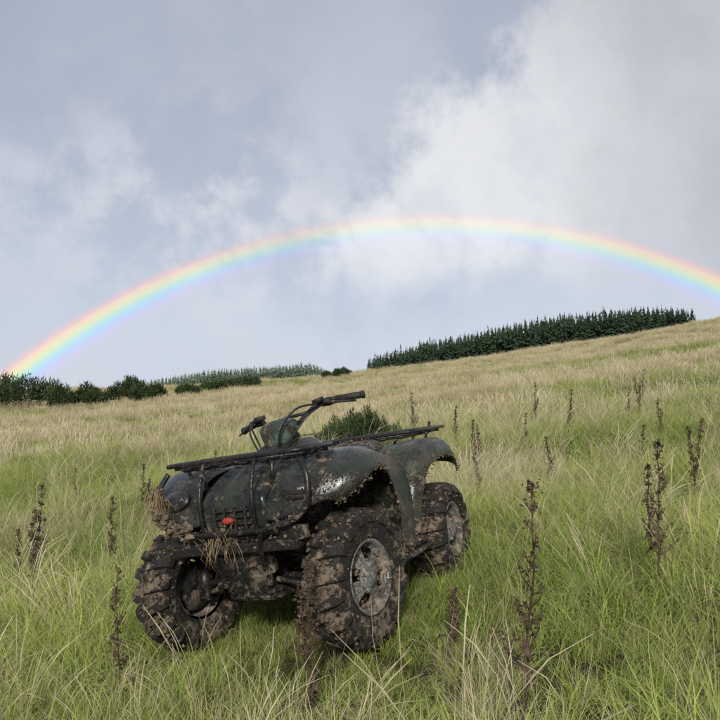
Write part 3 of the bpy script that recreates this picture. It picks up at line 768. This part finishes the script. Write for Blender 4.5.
mb.box((0, 0, .38), (.42, .26, .2)); mb.box((.08, 0, .53), (.16, .16, .2), (0, .15, 0))
for k in range(6): mb.box((.08 + .004 * k, 0, .46 + .03 * k), (.2, .2, .010), (0, .15, 0))
mb.lathe([(0, .15), (.09, .145), (.10, .12), (.10, -.12), (.09, -.145), (0, -.15)], 24, c=(-.05, 0, .39))
mb.lathe([(0, .16), (.06, .155), (.065, .13), (.065, .1)], 20, c=(.12, 0, .37))
mb.tube([(.16, .05, .55), (.24, .1, .48), (.2, .18, .38), (-.1, .2, .42), (-.4, .22, .52)], .02, 10, smooth=4)
mb.tube([(-.4, .22, .52), (-.55, .23, .56), (-.9, .23, .58)], .045, 12)
mb.obj('engine_and_exhaust', [M_eng], smooth=False, bevel=.008)

# handlebars, steered right about the raked stem
rk = math.radians(34); RS = Matrix.Rotation(math.radians(-11), 3, Vector((-math.sin(rk), 0, math.cos(rk)))); piv = Vector((.36, 0, .93)); SL = piv - RS @ piv
SL = SL + Vector((0, -.02, -.015))
def steer(ob): ob.location = SL; ob.rotation_euler = RS.to_euler()
mb = MB()
mb.tube([(.42, 0, .82), (.30, 0, 1.0)], .022, 10)
bar = [(.12, -.42, 1.10), (.15, -.31, 1.115), (.21, -.20, 1.11), (.275, -.09, 1.035), (.285, 0, 1.025), (.275, .09, 1.035), (.21, .20, 1.11), (.15, .31, 1.115), (.12, .42, 1.10)]
mb.tube(bar, .0125, 12, smooth=5)
mb.tube([(.24, -.15, 1.08), (.235, 0, 1.085), (.24, .15, 1.08)], .009, 10)
for s in (1, -1):
    mb.tube([(.155, .285 * s, 1.115), (.118, .43 * s, 1.10)], .0185, 12, mi=1)
    mb.tube([(.118, .425 * s, 1.10), (.116, .435 * s, 1.0995)], .022, 12, mi=1)
    mb.box((.19, .25 * s, 1.11), (.05, .045, .04), (0, 0, -.3 * s), mi=1)
    mb.box((.215, .21 * s, 1.128), (.04, .055, .024), (0, .2, -.3 * s), mi=1)
    mb.tube([(.215, .245 * s, 1.105), (.225, .29 * s, 1.10), (.205, .35 * s, 1.088), (.175, .42 * s, 1.074)], [.008, .008, .007, .006, .005], 8, smooth=3)
    mb.tube([(.24, .22 * s, 1.11), (.36, .16 * s, 1.10), (.42, .08 * s, 1.0), (.42, .04 * s, .86)], .0055, 6, smooth=5)
    mb.tube([(.23, .25 * s, 1.10), (.33, .20 * s, 1.05), (.40, .10 * s, .93), (.40, .06 * s, .85)], .005, 6, smooth=5)
steer(mb.obj('handlebars', [M_tube, M_blackgrip]))
mb = MB()
loft([(.395, [(0, 1.035), (.05, 1.035), (.075, 1.02), (.07, .965), (.045, .945)]),
      (.36, [(0, 1.075), (.07, 1.075), (.105, 1.05), (.095, .97), (.055, .93)]),
      (.30, [(0, 1.09), (.075, 1.09), (.11, 1.065), (.10, .99), (.06, .94)]),
      (.25, [(0, 1.05), (.05, 1.045), (.08, 1.035), (.075, .99), (.04, .96)])], mb)
ob = mb.obj('handlebar_pod', [M_pod], sub=2); steer(ob)
crease(ob, lambda a, b: .8 if ((a // 9 == b // 9 and a // 9 in (1,)) or (a % 9 == b % 9 and a % 9 in (2, 6))) else 0)

mb = MB(); r = np.random.default_rng(77)
def along(pts, nn, sp, smin, smax):
    for i in range(nn):
        k = r.integers(0, len(pts) - 1); t = r.uniform(); p = Vector(pts[k]).lerp(Vector(pts[k + 1]), t)
        blob(mb, (nose(p.x) + r.normal() * sp, p.y + r.normal() * sp, p.z + r.normal() * sp), smin + (smax - smin) * r.uniform() ** 2, r)
along([(1.04, -.21, .59), (1.03, -.31, .61), (1.01, -.38, .65), (1.0, -.405, .72), (.98, -.40, .80)], 340, .014, .004, .019)
along([(1.04, .21, .59), (1.03, .31, .61), (1.01, .38, .65)], 70, .008, .003, .010)
along([(.95, -.34, .55), (.95, .34, .55)], 160, .018, .003, .012)
along([(.99, -.16, .54), (.99, .16, .56)], 60, .02, .004, .010)
for fr in (front, rear):
    for s in (1, -1): along([(p[5][0], p[5][1] * s, p[5][2]) for p in fr], 170, .007, .002, .008)
along([(-.2, .48, .31), (.2, .52, .31)], 80, .012, .006, .014); along([(-.2, -.48, .31), (.2, -.52, .31)], 40, .012, .006, .014)
along([(FX, .2, .30), (FX, .36, .27)], 60, .03, .008, .02); along([(FX, -.2, .30), (FX, -.36, .27)], 60, .03, .008, .02)
along([(RX, -.36, .3), (RX, .36, .3)], 60, .03, .008, .02)
for i in range(260):
    x = r.uniform(-.6, .3); y = r.normal() * .07
    zt = .965 if x > .1 else (.872 if x > -.4 else .89)
    blob(mb, (x, y, zt), r.uniform(.002, .006), r)
mb.obj('mud_clods', [M_mud], smooth=False)
V, F_ = [], []
for i in range(190):
    k = r.integers(0, 3)
    c = [(nose(1.02), -.39, .78), (nose(1.03), -.05, .58), (.66, .3, .30)][k]
    p = np.array(c) + r.normal(size=3) * np.array([.01, .06 if k == 1 else .02, .03]); L = r.uniform(.08, .22) * (.7 if k == 1 else 1); d = np.array([r.normal() * .3, r.normal() * .4, -1.]); d /= np.linalg.norm(d)
    o_ = len(V); s_ = np.array([0, .0013, 0])
    q = p + d * L * .5 + r.normal(size=3) * .015; e = p + d * L
    V += [p - s_, p + s_, q + s_, q - s_, e]; F_ += [(o_, o_ + 1, o_ + 2, o_ + 3), (o_ + 3, o_ + 2, o_ + 4)]
mesh_obj('caught_straw', V, F_, [var_mat('caught_straw', (.10, .07, .04), (.32, .24, .14), 20)], parent=quad)
